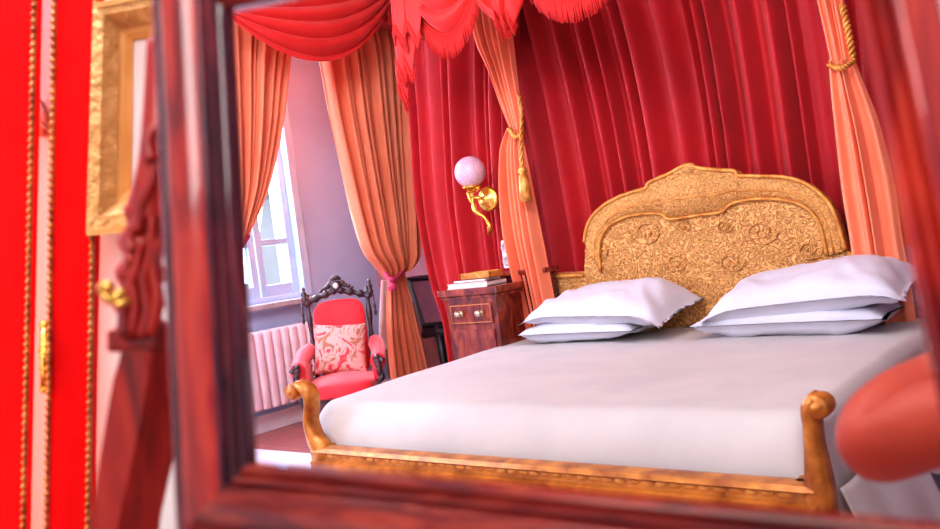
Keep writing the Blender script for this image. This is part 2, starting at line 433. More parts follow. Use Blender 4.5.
# foot posts with outward volutes
def post(u0, sgn, parent, pts, rads, vol, name='foot_post'):
    bm = bmesh.new()
    C = [Y(u, v, FY) for u, v in pts]
    P = catmull(C, 30); R = [rads[0]]
    for i in range(31):
        t = i/30*(len(rads)-1); k = min(int(t), len(rads)-2); R.append(rads[k]+(rads[k+1]-rads[k])*(t-k))
    R = R[1:]
    # flat slab with thickness in y
    fr, bk = [], []
    for dy, lst in ((-.028, fr), (.028, bk)):
        for i, p in enumerate(P):
            t = (P[min(i+1, 30)]-P[max(i-1, 0)]).normalized(); nn = Vector((t.z, 0, -t.x))
            lst.append((bm.verts.new(p+nn*R[i]+Vector((0, dy, 0))), bm.verts.new(p-nn*R[i]+Vector((0, dy, 0))), bm.verts.new(p+Vector((0, dy*1.35, 0)))))
    for i in range(30):
        a, b = fr[i], fr[i+1]; c, d = bk[i], bk[i+1]
        bm.faces.new((a[0], b[0], b[2], a[2])); bm.faces.new((a[2], b[2], b[1], a[1]))
        bm.faces.new((c[0], c[2], d[2], d[0])); bm.faces.new((c[2], c[1], d[1], d[2]))
        bm.faces.new((a[0], c[0], d[0], b[0])); bm.faces.new((a[1], b[1], d[1], c[1]))
    for L in (fr, bk):
        pass
    bm.faces.new((fr[0][0], fr[0][2], fr[0][1], bk[0][1], bk[0][2], bk[0][0]))
    bm.faces.new((fr[-1][0], fr[-1][2], fr[-1][1], bk[-1][1], bk[-1][2], bk[-1][0]))
    po = link(name, bm, 'gold_post', parent)
    bm = bmesh.new()
    v = Y(vol[0], vol[1], FY); r = vol[2]
    T = Matrix.Translation(v) @ Matrix.Rotation(PI/2, 4, 'X')
    lathe(bm, [(0, -.045), (r*.35, -.044), (r*.4, -.034), (r*.8, -.038), (r, -.026), (r*1.02, 0), (r, .026), (r*.8, .038), (r*.4, .034), (r*.35, .044), (0, .045)], T, 20)
    link('volute', bm, 'gold_post', po)
    bm = bmesh.new(); b = P[-1]
    T = Matrix.Translation((b.x, FY, 0))
    lathe(bm, [(.025, 0), (.035, .02), (.04, .06), (.026, .09), (.03, .16), (.045, .2), (.045, b.z)], T, 16)
    link('leg', bm, 'gold_post', bed)
post(0, -1, bed, ((299,383),(309,391),(312,404),(311,420),(315,436),(323,452),(326,468)), (.014,.02,.019,.019,.026,.045,.045), (296,391,.033))
post(0, 1, bed, ((818,396),(812,406),(813,424),(815,444),(818,468),(820,490),(821,512)), (.018,.02,.018,.019,.026,.034,.036), (820,405,.032))
# foot rail
pl, pr = Y(318, 452, FY), Y(820, 497, FY)
zt, zb = Y(598, 466, FY).z, Y(598, 484, FY).z
print('rail z', zt, zb, pl, pr)
bm = bmesh.new()
prof = [(0, zt), (-.03, zt-.004), (-.04, zt-.018), (-.026, zt-.024), (-.03, zt-.05), (-.02, zb+.01), (-.045, zb), (-.045, zb-.05), (-.03, zb-.09), (.02, zb-.09), (.02, zt)]
for x in (0,):
    A = [bm.verts.new((pl.x, FY+a, b)) for a, b in prof]; B = [bm.verts.new((pr.x, FY+a, b)) for a, b in prof]
    for i in range(len(prof)): bm.faces.new((A[i], A[(i+1) % len(prof)], B[(i+1) % len(prof)], B[i]))
    bm.faces.new(A); bm.faces.new(B[::-1])
fr_ = link('foot_rail', bm, 'gold_post', bed, False)
bm = bmesh.new(); x = pl.x+.06
while x < pr.x-.05:
    ball(bm, (x, FY-.026, (zt+zb)/2-.004), .013, 8, (1.6, .4, .7)); x += .045
link('leaf_carving', bm, 'gold', fr_)
HLx, HRx = -3.05, -.86
for sx, xa, xb in ((-1, pl.x+.02, HLx+.1), (1, pr.x-.02, HRx-.03)):
    bm = bmesh.new(); prism(bm, [Vector((xa, FY, zb-.05)), Vector((xb, HY, zb-.05)), Vector((xb, HY, zt)), Vector((xa, FY, zt))], Vector((.04 if sx < 0 else -.04, 0, 0)))
    link('side_rail', bm, 'gold_post', bed, False)
for x in (-2.9, -1.0):
    bm = bmesh.new(); lathe(bm, [(.03, 0), (.04, .1), (.045, .3)], Matrix.Translation((x, HY+.03, 0)), 12); link('leg', bm, 'gold_post', bed)

# mattress with white bedspread drawn over it (tucked behind the foot rail, hanging down the right side)
TOPZ = .52
mt = thing('mattress', 'thick mattress under the white bedspread', 'mattress', (-1.9, 3.2, .3))
bm = bmesh.new()
def edgeX(y, side):
    t = (y-FY)/(HY-FY)
    return (pl.x-.09+(HLx-.04-pl.x+.09)*t) if side < 0 else (pr.x-.03+(HRx-pr.x+.05)*t)
poly = [Vector((edgeX(FY+.2, -1)+.05, FY+.2, .26)), Vector((edgeX(FY+.2, 1)-.06, FY+.2, .26)), Vector((edgeX(HY, 1)-.05, HY-.02, .26)), Vector((edgeX(HY, -1)+.04, HY-.02, .26))]
prism(bm, poly, Vector((0, 0, TOPZ-.26-.055)))
link('mattress_body', bm, 'linen', mt, False)
bm = bmesh.new()
NU, NV = 150, 130
grid = []
sl, sr = .22, .42       # drop lengths left and right (m)
def spread_x(y, s):     # s = arclength coordinate from -sl to W+sr
    xl, xr = edgeX(y, -1), edgeX(y, 1); W = xr-xl
    rr = .06
    if s < 0:
        a = min(-s/rr, PI/2); ex = max(0, -s-rr*PI/2)
        return xl+rr-rr*math.sin(a)-rr*0, -rr*(1-math.cos(a))-ex
    if s > 1:
        q = s-1; a = min(q/rr, PI/2); ex = max(0, q-rr*PI/2)
        return xr-rr+rr*math.sin(a)+ex*.10, -rr*(1-math.cos(a))-ex
    return xl+rr+(W-2*rr)*s, 0
for j in range(NV+1):
    t = j/NV
    # t along: starts below at foot rail, goes up & rounds, then runs to the head
    Lf = .14
    d = t*(Lf+(HY-FY-.12)) ; rr = .13
    if d < rr*PI/2*.8:
        a = d/(rr*.8); yy = FY+.05+rr*(1-math.cos(min(a, PI/2))); dz = -rr*1.5*(1-math.sin(min(a, PI/2)))
    else:
        yy = FY+.05+rr+(d-rr*PI/2*.8); dz = 0
    yy = min(yy, HY-.02)
    row = []
    for i in range(NU+1):
        s = i/NU*(1+sl+sr)-sl
        x, zz = spread_x(yy, s)
        z = TOPZ+zz+dz*(1 if 0 <= s <= 1 else 1)
        z += .008*noise.noise(Vector((x*2.2, yy*1.6, 3)))+.004*noise.noise(Vector((x*7, yy*3, 9)))
        if zz < -.08:
            x += (.02*math.sin(yy*16)+.012*math.sin(yy*37+1))*min(1, (-zz-.08)*4)*(1 if s > .5 else .3)
        row.append(bm.verts.new((x, yy, z)))
    grid.append(row)
for j in range(NV):
    for i in range(NU): bm.faces.new((grid[j][i], grid[j][i+1], grid[j+1][i+1], grid[j+1][i]))
sp = link('bedspread', bm, 'linen'); solid(sp, .006)
tag(sp, 'smooth white bedspread stretched over the bed and hanging down its right side', 'bedspread')
# floor-length sheet at the right of the bed behind the foot post
bm = cloth([(Vector((pr.x+.02, FY+.1, .33)), Vector((HRx+.1, HY, .33))), (Vector((pr.x+.10, FY+.05, .16)), Vector((HRx+.16, HY, .16))), (Vector((pr.x+.16, FY-.02, .02)), Vector((HRx+.2, HY, .02)))], (1, 0, 0), 7, [.005, .02, .03], 120, 20, 3)
tag(solid(link('bed_valance', bm, 'linen')), 'white cloth valance hanging to the floor along the right bed side', 'bed linen')
bm = cloth([(Vector((pl.x-.02, FY+.1, .30)), Vector((HLx+.05, HY-.05, .30))), (Vector((pl.x-.03, FY+.05, .16)), Vector((HLx, HY-.05, .16))), (Vector((pl.x-.05, FY+.0, .02)), Vector((HLx-.02, HY-.05, .02)))], (-1, 0, 0), 14, [.005, .015, .02], 120, 20, 5)
tag(solid(link('bed_valance', bm, 'linen')), 'white cloth valance hanging to the floor along the left bed side', 'bed linen')

# pillows
def pillow(name, c, w, dpt, h, rot, label, seed, droop=(0, 0)):
    bm = bmesh.new(); n, m_ = 44, 32
    tops = []
    for side in (1, -1):
        g = []
        for j in range(m_+1):
            row = []
            for i in range(n+1):
                a = -1+2*i/n; b = -1+2*j/m_
                e_ = 1.06; a_, b_ = a*e_, b*e_*1.02; prof = (max(0, 1-abs(a_)**3.6)**.42)*(max(0, 1-abs(b_)**3.0)**.42)
                x = a*w/2*(1-.05*(1-abs(b))*abs(a)**3 ); yv = b*dpt/2*(1-.06*(1-abs(a))*abs(b)**3)
                # drawn corners
                k = abs(a*b)**3; x *= 1+.03*k; yv *= 1+.05*k
                z = side*h/2*prof
                wr = .012*noise.noise(Vector((x*6+seed, yv*9, side)))+.02*noise.noise(Vector((x*2.5+seed, yv*3, side+5)))
                # creases radiating from the corners
                wr += .008*math.sin((a+b*.6)*13+seed)*(abs(a)**2)+.012*noise.noise(Vector((x*14+yv*8+seed, yv*5-x*3, side*3)))*(.3+abs(a))
                z += wr*prof*1.2
                z -= (droop[0]*max(0, -a-.6)**2+droop[1]*max(0, a-.6)**2)
                row.append((x, yv, z))
            g.append(row)
        tops.append(g)
    V = [[[None]*(n+1) for _ in range(m_+1)] for _ in range(2)]
    for s in range(2):
        for j in range(m_+1):
            for i in range(n+1):
                if s == 1 and (i in (0, n) or j in (0, m_)): V[1][j][i] = V[0][j][i]
                else: V[s][j][i] = bm.verts.new(tops[s][j][i])
    for s in range(2):
        for j in range(m_):
            for i in range(n):
                f = (V[s][j][i], V[s][j][i+1], V[s][j+1][i+1], V[s][j+1][i])
                bm.faces.new(f if s == 0 else f[::-1])
    o = link(name, bm, 'pillow'); o.location = c; o.rotation_euler = rot
    return tag(o, label, 'pillow', 'white bed pillows')
R = math.radians
pL, pRt = Y(531, 336, 3.66), Y(903, 332, 3.66)
print('pillow refs', pL, Y(655,336,3.66), Y(697,330,3.66), pRt, 'tops', Y(600,283,3.95), Y(800,263,3.95))
pillow('pillow', (-2.47, 3.92, TOPZ+.062), .70, .44, .12, (0, 0, 0), 'flat white pillow at the bottom of the left pair, near the bedside chest', 1)
pillow('pillow', (-2.37, 3.93, TOPZ+.18), .82, .48, .17, (R(9), R(2), R(-1)), 'plump white pillow on top of the left pair, its edge drooping to the right', 2, (.25, .35))
pillow('pillow', (-1.40, 3.92, TOPZ+.07), .86, .44, .13, (0, 0, 0), 'flat white pillow at the bottom of the right pair', 3, (0, 0))
pillow('pillow', (-1.33, 3.93, TOPZ+.19), .86, .48, .19, (R(9), R(-3), R(1)), 'plump white pillow on top of the right pair, against the gilded headboard', 4, (.3, .25))

# ================================================================== CANOPY DRAPES
CB = 4.50
bm = cloth([(Vector((-3.55, CB, 3.0)), Vector((-.35, CB, 3.0))), (Vector((-3.35, CB, 1.8)), Vector((-.3, CB, 1.8))), (Vector((-3.3, CB, .02)), Vector((-.25, CB, .02)))], (0, -1, 0), 25, [.12, .13, .13], 420, 30, 11, .9)
tag(solid(link('bed_curtain', bm, 'red_drape')), 'deep red pleated curtain hanging behind the gilded headboard', 'curtain')
SL = 4.42
rows = [((402,-60),(520,-60)),((404,30),(522,30)),((411,110),(520,110)),((417,200),(524,200)),((430,275),(528,270)),((443,320),(530,320)),((452,380),(532,380))]
bm = cloth([(Y(*a, SL), Y(*b, SL)) for a, b in rows], (0, -1, 0), 9, [.09, .11, .11, .09, .06], 240, 60, 7, .9)
tag(solid(link('bed_curtain', bm, 'red_drape')), 'red side curtain swept down behind the wall lamp and bedside chest', 'curtain')
# dark red return at the right of the right peach drape
bm = cloth([(Y(835,-80,4.3), Y(960,-120,4.3)), (Y(850,100,4.3), Y(965,90,4.3)), (Y(872,330,4.3), Y(985,330,4.3))], (0, -1, 0), 9, [.06, .06, .06], 120, 30, 19)
tag(solid(link('bed_curtain', bm, 'red_drape')), 'red side curtain right of the right peach drape, beside the mirror frame', 'curtain')
# peach bed drapes
PY = 4.1
def tassel(p, L, parent, name='tassel', m='gold', r=.022):
    bm = bmesh.new()
    lathe(bm, [(.004, 0), (r*.7, -.01), (r*.9, -.03), (r*.5, -.045), (r*.8, -.05), (r, -L*.6), (r*1.15, -L)], Matrix.Translation(p), 14)
    return link(name, bm, m, parent)
def rope(bm, pts, r):
    P = catmull(pts, 40)
    for ph in (0, PI):
        q = []
        for i, p in enumerate(P):
            t = (P[min(i+1, 40)]-P[max(i-1, 0)]).normalized(); a = t.orthogonal().normalized(); b = t.cross(a)
            # fixed frame from y axis
            a = (Vector((0, 1, 0))-t*t.y).normalized(); b = t.cross(a)
            q.append(p+(a*math.cos(i*.8+ph)+b*math.sin(i*.8+ph))*r)
        tube(bm, q, r*.95, 6)
dl = thing('bed_drape', 'peach drape tied with a gold cord, left of the headboard', 'curtain', Y(545, 300, PY))
rows = [((462,-60),(508,-60)),((474,30),(512,20)),((489,70),(517,70)),((501,105),(521,105)),((511,130),(523,132))]
bm = cloth([(Y(*a, PY), Y(*b, PY)) for a, b in rows], (0, -1, 0), 6, [.06, .06, .05, .03, .02], 110, 40, 3)
solid(link('upper_drape', bm, 'peach_pale', dl))
rows = [((510,128),(522,131)),((505,150),(526,150)),((506,190),(533,185)),((512,235),(543,235)),((524,290),(552,282)),((532,330),(560,322)),((540,400),(575,390))]
bm = cloth([(Y(*a, PY), Y(*b, PY)) for a, b in rows], (0, -1, 0), 5, [.03, .06, .09, .09, .09], 110, 50, 5)
solid(link('lower_drape', bm, 'peach_pale', dl))
bm = bmesh.new(); rope(bm, [Y(509,128,PY-.05), Y(516,137,PY-.08), Y(524,131,PY-.05)], .008); rope(bm, [Y(519,95,PY-.03), Y(522,115,PY-.06), Y(521,140,PY-.1), Y(522,168,PY-.11)], .007)
link('tieback_cord', bm, 'gold', dl)
tassel(Y(522,166,PY-.12), .2, dl, r=.032)
dr = thing('bed_drape', 'peach drape gathered by a twisted gold cord, right of the headboard', 'curtain', Y(880, 270, PY))
rows = [((800,-90),(836,-90)),((815,-10),(843,-10)),((825,35),(850,35)),((831,62),(853,62))]
bm = cloth([(Y(*a, PY), Y(*b, PY)) for a, b in rows], (0, -1, 0), 5, [.04, .035, .03, .02], 80, 30, 8)
solid(link('upper_drape', bm, 'peach_pale', dr))
rows = [((830,60),(855,60)),((831,80),(862,78)),((836,130),(880,125)),((843,190),(895,185)),((852,245),(903,240)),((856,290),(912,290)),((862,380),(925,380))]
bm = cloth([(Y(*a, PY), Y(*b, PY)) for a, b in rows], (0, -1, 0), 4, [.03, .05, .06, .06, .05], 110, 50, 9, .8)
solid(link('lower_drape', bm, 'peach_pale', dr))
bm = bmesh.new(); rope(bm, [Y(842,5,PY-.02), Y(848,30,PY-.05), Y(853,58,PY-.05)], .009); rope(bm, [Y(829,64,PY-.04), Y(841,68,PY-.08), Y(855,60,PY-.05)], .008)
link('tieback_cord', bm, 'gold', dr)
# canopy crown (just above the picture) that carries swags
crown = thing('bed_canopy', 'red fabric covered canopy cornice above the bed carrying the fringed swags', 'canopy', (-2, 4.0, 2.6))
bm = bmesh.new(); box(bm, (-3.5, 3.66, 2.62), (-.4, CB+.1, 2.74), .02); link('cornice', bm, 'red_swag', crown, False)
bm = bmesh.new(); box(bm, (-3.53, 3.63, 2.74), (-.37, CB+.1, 2.78), .01); link('gilt_edge', bm, 'gold', crown, False)
def swag_thing(A, B, drop0, drop1, nrm, nf, amp, label, fr=.1, **k):
    bm, edge = swag(A, B, drop0, drop1, nrm, nf, amp, **k)
    t = thing('swag', label, 'valance', (Vector(A)+Vector(B))/2, 'draped red swags')
    solid(link('draped_cloth', bm, 'red_swag', t), .005)
    if fr: link('fringe', fringe_bm(edge, fr, nrm), 'red_fringe', t)
    return t
SY = 3.62
def jabot(rows, nrm, nf, label, ax, val, fr=.05, seed=1, t=None):
    t = t or thing('jabot', label, 'valance', on(*rows[0][0], ax, val), 'cascading red jabots')
    rp = [(on(*a, ax, val), on(*b, ax, val)) for a, b in rows]
    bm = cloth(rp, nrm, nf, [.04, .06, .06, .04], 90, 40, seed, .8, wob=1.5)
    edge = []
    # ripple the last rows so that hem zigzags
    for v in bm.verts: pass
    bm.verts.ensure_lookup_table(); nu, nv = 90, 40
    for j in range(nv+1):
        for i in range(nu+1):
            v = bm.verts[j*(nu+1)+i]
            v.co.z += .06*(2/PI)*math.asin(math.sin(i/nu*nf*2*PI))*(j/nv)**.6
    edge = [bm.verts[nv*(nu+1)+i].co.copy() for i in range(nu+1)]
    solid(link('pleated_cloth', bm, 'red_swag', t), .005)
    if fr: link('fringe', fringe_bm(edge, fr, nrm), 'red_fringe', t)
    return t
# window swag, seen in front of the peach window curtains
SX = -4.12
A, B = X(222, 4, SX), X(398, -22, SX)
print('swag', A, B)
mz = ((A+B)/2).z-X(318, 62, SX).z
swag_thing(A, B, .0, mz-.05, (1, -.3, 0), 4.5, .055, 'broad red swag without fringe draped across the top of the window curtains', 0, seed=2)
A, B = Y(398, -45, SY), Y(486, -60, SY)
swag_thing(A, B, .0, ((A+B)/2).z-Y(449, 36, SY).z-.05, (0, -1, 0), 4, .05, 'deep red fringed swag of the canopy between the two jabots', .13, seed=1)
A, B = Y(508, -60, SY), Y(628, -75, SY)
swag_thing(A, B, .0, ((A+B)/2).z-Y(566, 2, SY).z-.05, (0, -1, 0), 4, .05, 'red fringed swag hanging at the top of the curtain left above the headboard', .12, seed=3)
jabot([((384,-40),(405,-40)),((385,-5),(402,-5)),((388,22),(399,26))], (1, -.3, 0), 2, 'short red jabot overlapping the top of the right window curtain', 0, -4.15, .03, 2)
jt = jabot([((396,-50),(426,-50)),((396,-10),(424,-10)),((398,38),(421,30))], (0, -1, 0), 2, 'long narrow red jabot cascading left of the canopy swag', 1, 3.53, .05, 3)
jabot([((400,10),(421,10)),((400,35),(419,35)),((401,72),(415,64))], (0, -1, 0), 1.5 and 2, '', 1, 3.56, .05, 4, jt)
jabot([((402,50),(415,50)),((402,70),(413,70)),((404,96),(409,90))], (0, -1, 0), 2, '', 1, 3.585, .05, 6, jt)
jabot([((480,-60),(528,-60)),((482,-25),(527,-30)),((486,8),(524,2)),((500,24),(516,14))], (0, -1, 0), 3, 'pointed red fringed jabot between the two canopy swags', 1, 3.55, .05, 5)

# ================================================================== WINDOW CURTAINS
CXP = -4.42
wl = thing('window_curtain', 'orange peach curtain at the left of the window, beside the mirror frame', 'curtain', X(240, 240, CXP))
rows = [((205,-60),(315,-60)),((208,20),(300,20)),((214,60),(290,60)),((220,120),(283,120)),((226,170),(273,170)),((230,205),(262,205)),((232,245),(246,238))]
bm = cloth([(X(*a, CXP), X(*b, CXP)) for a, b in rows], (1, 0, 0), 9, [.08, .08, .07, .06, .03], 150, 60, 21)
solid(link('drape', bm, 'peach', wl))
bm = bmesh.new(); tube(bm, [X(230,243,CXP+.03), X(239,250,CXP+.08), X(248,236,CXP+.02)], .015); link('tieback', bm, 'pink_tie', wl)
wr = thing('window_curtain', 'peach curtain tied low with a pink tassel right of the red armchair', 'curtain', X(400, 280, CXP))
rows = [((296,-60),(400,-60)),((308,20),(407,20)),((319,60),(410,60)),((329,115),(412,120)),((342,175),(413,180)),((352,220),(414,220)),((362,254),(413,250)),((377,272),(410,264)),((383,279),(406,271))]
bm = cloth([(X(*a, CXP), X(*b, CXP)) for a, b in rows], (1, 0, 0), 12, [.08, .08, .08, .09, .10, .05], 200, 80, 22)
solid(link('upper_drape', bm, 'peach', wr))
rows = [((388,272),(403,270)),((386,290),(407,288)),((385,320),(413,318)),((386,350),(420,346)),((390,390),(428,385)),((393,425),(432,420))]
rp = [(X(*a, CXP-.02), X(*b, CXP-.02)) for a, b in rows]
for p in rp[-1]: p.z = .03
bm = cloth(rp, (1, 0, 0), 6, [.02, .05, .06, .05], 110, 50, 23)
solid(link('lower_drape', bm, 'peach', wr))
rows = [((381,280),(389,280)),((379,320),(391,318)),((378,352),(390,348))]
bm = cloth([(X(*a, CXP-.03), X(*b, CXP-.03)) for a, b in rows], (1, 0, 0), 2, [.01, .02, .02], 20, 20, 2)
solid(link('lining', bm, 'lining', wr))
bm = bmesh.new(); tube(bm, catmull([X(384,270,CXP+.04), X(392,281,CXP+.12), X(405,268,CXP+.04)], 12), .016, 8); link('tieback', bm, 'pink_tie', wr)
tassel(X(391,276,CXP+.15), .1, wr, 'tassel', 'pink_tie', .028)
# pelmet board that carries the window curtains
bm = bmesh.new(); box(bm, (WX, 2.4, 2.72), (-4.2, BY-.02, 2.8), .01); tag(link('curtain_pelmet', bm, 'red_swag', smooth=False), 'red covered pelmet board above the window curtains', 'pelmet')

# ================================================================== BEDSIDE CHEST
chx0, chx1, chy0, chy1, chz = -3.36, -2.95, 3.74, 4.0, .855
ch = thing('bedside_chest', 'tall mahogany bedside chest with one inlaid drawer left of the bed', 'chest', ((chx0+chx1)/2, 3.87, 0))
bm = bmesh.new()
box(bm, (chx0+.02, chy0+.02, .08), (chx1-.02, chy1, chz-.05), .004)
link('body', bm, 'chest', ch, False)
bm = bmesh.new(); box(bm, (chx0, chy0, 0), (chx1, chy1, .09), .008); link('plinth', bm, 'chest', ch, False)
bm = bmesh.new(); box(bm, (chx0-.015, chy0-.01, chz-.04), (chx1+.015, chy1, chz), .008); box(bm, (chx0+.0, chy0+.005, chz-.06), (chx1, chy1, chz-.04), .006)
link('top', bm, 'chest', ch, False)
bm = bmesh.new(); box(bm, (chx0+.05, chy0+.008, chz-.205), (chx1-.05, chy0+.03, chz-.085), .004); dw = link('drawer', bm, 'chest', ch, False)
bm = bmesh.new()
x0, x1, z0, z1 = chx0+.062, chx1-.062, chz-.195, chz-.095
tube(bm, [(x0, chy0+.008, z0), (x1, chy0+.008, z0), (x1, chy0+.008, z1), (x0, chy0+.008, z1)], .0025, 6, True); link('inlay_line', bm, 'chest_inlay', dw)
for x in (chx0+.13, chx1-.13):
    bm = bmesh.new(); lathe(bm, [(.022, 0), (.022, .004), (.008, .006), (.008, .015), (.02, .022), (.022, .03), (.012, .038), (0, .04)], Matrix.Translation((x, chy0+.008, chz-.145)) @ Matrix.Rotation(PI/2, 4, 'X'), 14); link('knob', bm, 'nickel', dw)
bm = bmesh.new(); box(bm, (chx0+.05, chy0+.01, .14), (chx1-.05, chy0+.03, chz-.235), .004); link('door', bm, 'chest', ch, False)
# low box with books behind: a second stepped cabinet at the bed side
c2 = thing('bedside_cabinet', 'darker wooden cabinet between the chest and the peach drape', 'cabinet', (-2.93, 4.08, 0))
bm = bmesh.new(); box(bm, (-3.3, 4.06, .05), (-2.84, 4.2, .885), .008); link('body', bm, 'mahog_dark', c2, False)
bm = bmesh.new(); box(bm, (-3.33, 4.045, .885), (-2.82, 4.2, .915), .008); link('top', bm, 'chest', c2, False)
bm = bmesh.new(); box(bm, (-3.3, 4.06, 0), (-2.84, 4.2, .05), .005); link('plinth', bm, 'chest', c2, False)
# books and brass tray on the chest
bx = thing('book', 'thin white book lying flat on the bedside chest under a brown one', 'book', (-3.2, 3.88, chz))
bm = bmesh.new(); box(bm, (-3.34, 3.79, chz), (-3.04, 3.97, chz+.004)); box(bm, (-3.34, 3.79, chz+.024), (-3.04, 3.97, chz+.028)); box(bm, (-3.04-.004, 3.79, chz), (-3.04, 3.97, chz+.028)); link('cover', bm, 'paper', bx, False)
bm = bmesh.new(); box(bm, (-3.335, 3.795, chz+.004), (-3.045, 3.965, chz+.024)); link('pages', bm, 'mat_board', bx, False)
bx = thing('book', 'small brown book on top of the white one on the bedside chest', 'book', (-3.2, 3.88, chz+.028))
bm = bmesh.new(); box(bm, (-3.30, 3.80, chz+.029), (-3.06, 3.95, chz+.032)); box(bm, (-3.30, 3.80, chz+.044), (-3.06, 3.95, chz+.047)); link('cover', bm, 'chest', bx, False)
bm = bmesh.new(); box(bm, (-3.295, 3.803, chz+.032), (-3.065, 3.947, chz+.044)); link('pages', bm, 'paper', bx, False)
tr = thing('brass_box', 'small open gilt tray on top of the books on the bedside chest', 'tray', (-3.12, 3.88, chz+.047))
bm = bmesh.new(); zz = chz+.0475; box(bm, (-3.24, 3.82, zz), (-3.04, 3.93, zz+.006))
for lo, hi in (((-3.25,3.81,zz),(-3.03,3.818,zz+.035)),((-3.25,3.932,zz),(-3.03,3.94,zz+.035)),((-3.25,3.81,zz),(-3.242,3.94,zz+.035)),((-3.038,3.81,zz),(-3.03,3.94,zz+.035))): box(bm, lo, hi, .002)
link('tray', bm, 'gold', tr, False)
# dark leaning frame behind, on the back wall
df = thing('framed_mirror', 'dark framed mirror on a slim stand in the shade behind the chest', 'mirror', (-4.2, 4.6, 0))
q = [Y(409,279,4.6), Y(450,276,4.6), Y(462,322,4.6), Y(424,326,4.6)]
bm = bmesh.new(); tube(bm, q, .028, 4, True); link('frame', bm, 'black', df, False)
bm = bmesh.new(); prism(bm, q, Vector((0, .015, 0))); link('glass', bm, 'screen_dark', df, False)
bm = bmesh.new(); a = Y(438,325,4.6); tube(bm, [a, (a.x+.02, a.y, .02)], .03, 8); box(bm, (a.x-.13, 4.5, 0), (a.x+.17, 4.72, .03), .005)
b1, b2 = Y(424,334,4.6), Y(455,330,4.6); tube(bm, [b1, b2], .035, 6); link('stand', bm, 'black', df)

# ================================================================== SCONCE
sc = thing('wall_lamp', 'brass wall lamp with etched glass globe above the bedside chest', 'lamp', Y(489,199,4.16))
bm = bmesh.new()
c = Y(489,199,4.17)
lathe(bm, [(0, 0), (.075, 0), (.078, .012), (.062, .02), (.05, .016), (.045, .026), (.028, .024), (.022, .05), (0, .052)], Matrix.Translation(c) @ Matrix.Rotation(PI/2, 4, 'X'), 24)
link('wall_plate', bm, 'brass', sc)
bm = bmesh.new()
P = catmull([Y(489,234,4.12), Y(490,226,4.1), Y(484,217,4.1), Y(476,212,4.09), Y(473,203,4.09), Y(472,194,4.1), Y(471,190,4.1)], 30)
tube(bm, P, [.012+.004*math.sin(i*.5) for i in range(31)], 10)
tube(bm, [c+Vector((0, -.04, 0)), Y(480,198,4.1), Y(472,197,4.09)], .01, 8)
tube(bm, catmull([Y(474,205,4.09), Y(470,200,4.08), Y(468,193,4.08)], 8), .009, 8)
link('arm', bm, 'brass', sc)
gc = Y(470,172,4.1)
bm = bmesh.new(); lathe(bm, [(.012, -.125), (.03, -.12), (.05, -.10), (.062, -.088), (.04, -.082)], Matrix.Translation(gc), 20); link('gallery', bm, 'brass', sc)
bm = bmesh.new(); ball(bm, gc, .095, 28); link('globe', bm, 'globe', sc)
# light switches / sockets
for i, v in enumerate((248, 260)):
    pass
ws = thing('wall_socket', 'white double switch plate beside the peach drape above the chest', 'socket', Y(507,254,4.2))
a = Y(507.5,254,4.15)
bm = bmesh.new(); box(bm, (a.x-.035, a.y-.01, a.z-.085), (a.x+.035, a.y+.01, a.z+.085), .008); link('plate', bm, 'white_paint', ws, False)
for dz in (.04, -.04):
    bm = bmesh.new(); lathe(bm, [(.028, 0), (.028, .012), (.02, .014), (.018, .006), (0, .006)], Matrix.Translation((a.x, a.y-.01, a.z+dz)) @ Matrix.Rotation(PI/2, 4, 'X'), 18); link('dial', bm, 'stone', ws)

# ================================================================== ARMCHAIR
cc = Vector((-4.06, 3.54, 0))
ac = thing('armchair', 'carved dark wooden armchair with red upholstery in front of the window curtain', 'armchair', cc)
ang = R(42)       # faces the camera
fx = Vector((math.cos(ang), math.sin(ang), 0)); fy = Vector((-math.sin(ang), math.cos(ang), 0))
TC = axes(cc, fx*.77, fy*.77, Vector((0, 0, .85)))
def cb(bm, name, m, parent=ac, smooth=True):
    bmesh.ops.transform(bm, matrix=TC, verts=bm.verts); return link(name, bm, m, parent, smooth)
def soft(bm, lo, hi, puff=.03, T=None, n=14):
    """upholstered pad"""
    lo, hi = Vector(lo), Vector(hi); c = (lo+hi)/2; h = (hi-lo)/2
    b2 = bmesh.new(); bmesh.ops.create_cube(b2, size=2); bmesh.ops.subdivide_edges(b2, edges=b2.edges, cuts=n, use_grid_fill=True)
    for v in b2.verts:
        p = v.co.copy(); q = Vector([math.copysign(abs(t)**1.0, t) for t in p])
        l = (abs(q.x)**6+abs(q.y)**6+abs(q.z)**6)**(1/6); q = q/l
        v.co = Vector((c.x+q.x*h.x, c.y+q.y*h.y, c.z+q.z*h.z + puff*(1-q.x**2)*(1-q.y**2)*(1 if q.z > 0 else 0)))
        v.co += Vector((0, -puff*.5*(1-q.x**2)*(1-q.z**2)*(1 if q.y < 0 else 0), 0))
    if T: bmesh.ops.transform(b2, matrix=T, verts=b2.verts)
    me = bpy.data.meshes.new('t'); b2.to_mesh(me); bm.from_mesh(me); b2.free(); bpy.data.meshes.remove(me)
bm = bmesh.new(); soft(bm, (-.27, -.30, .34), (.27, .26, .46), .04); cb(bm, 'seat', 'chair_red')
bm = bmesh.new()
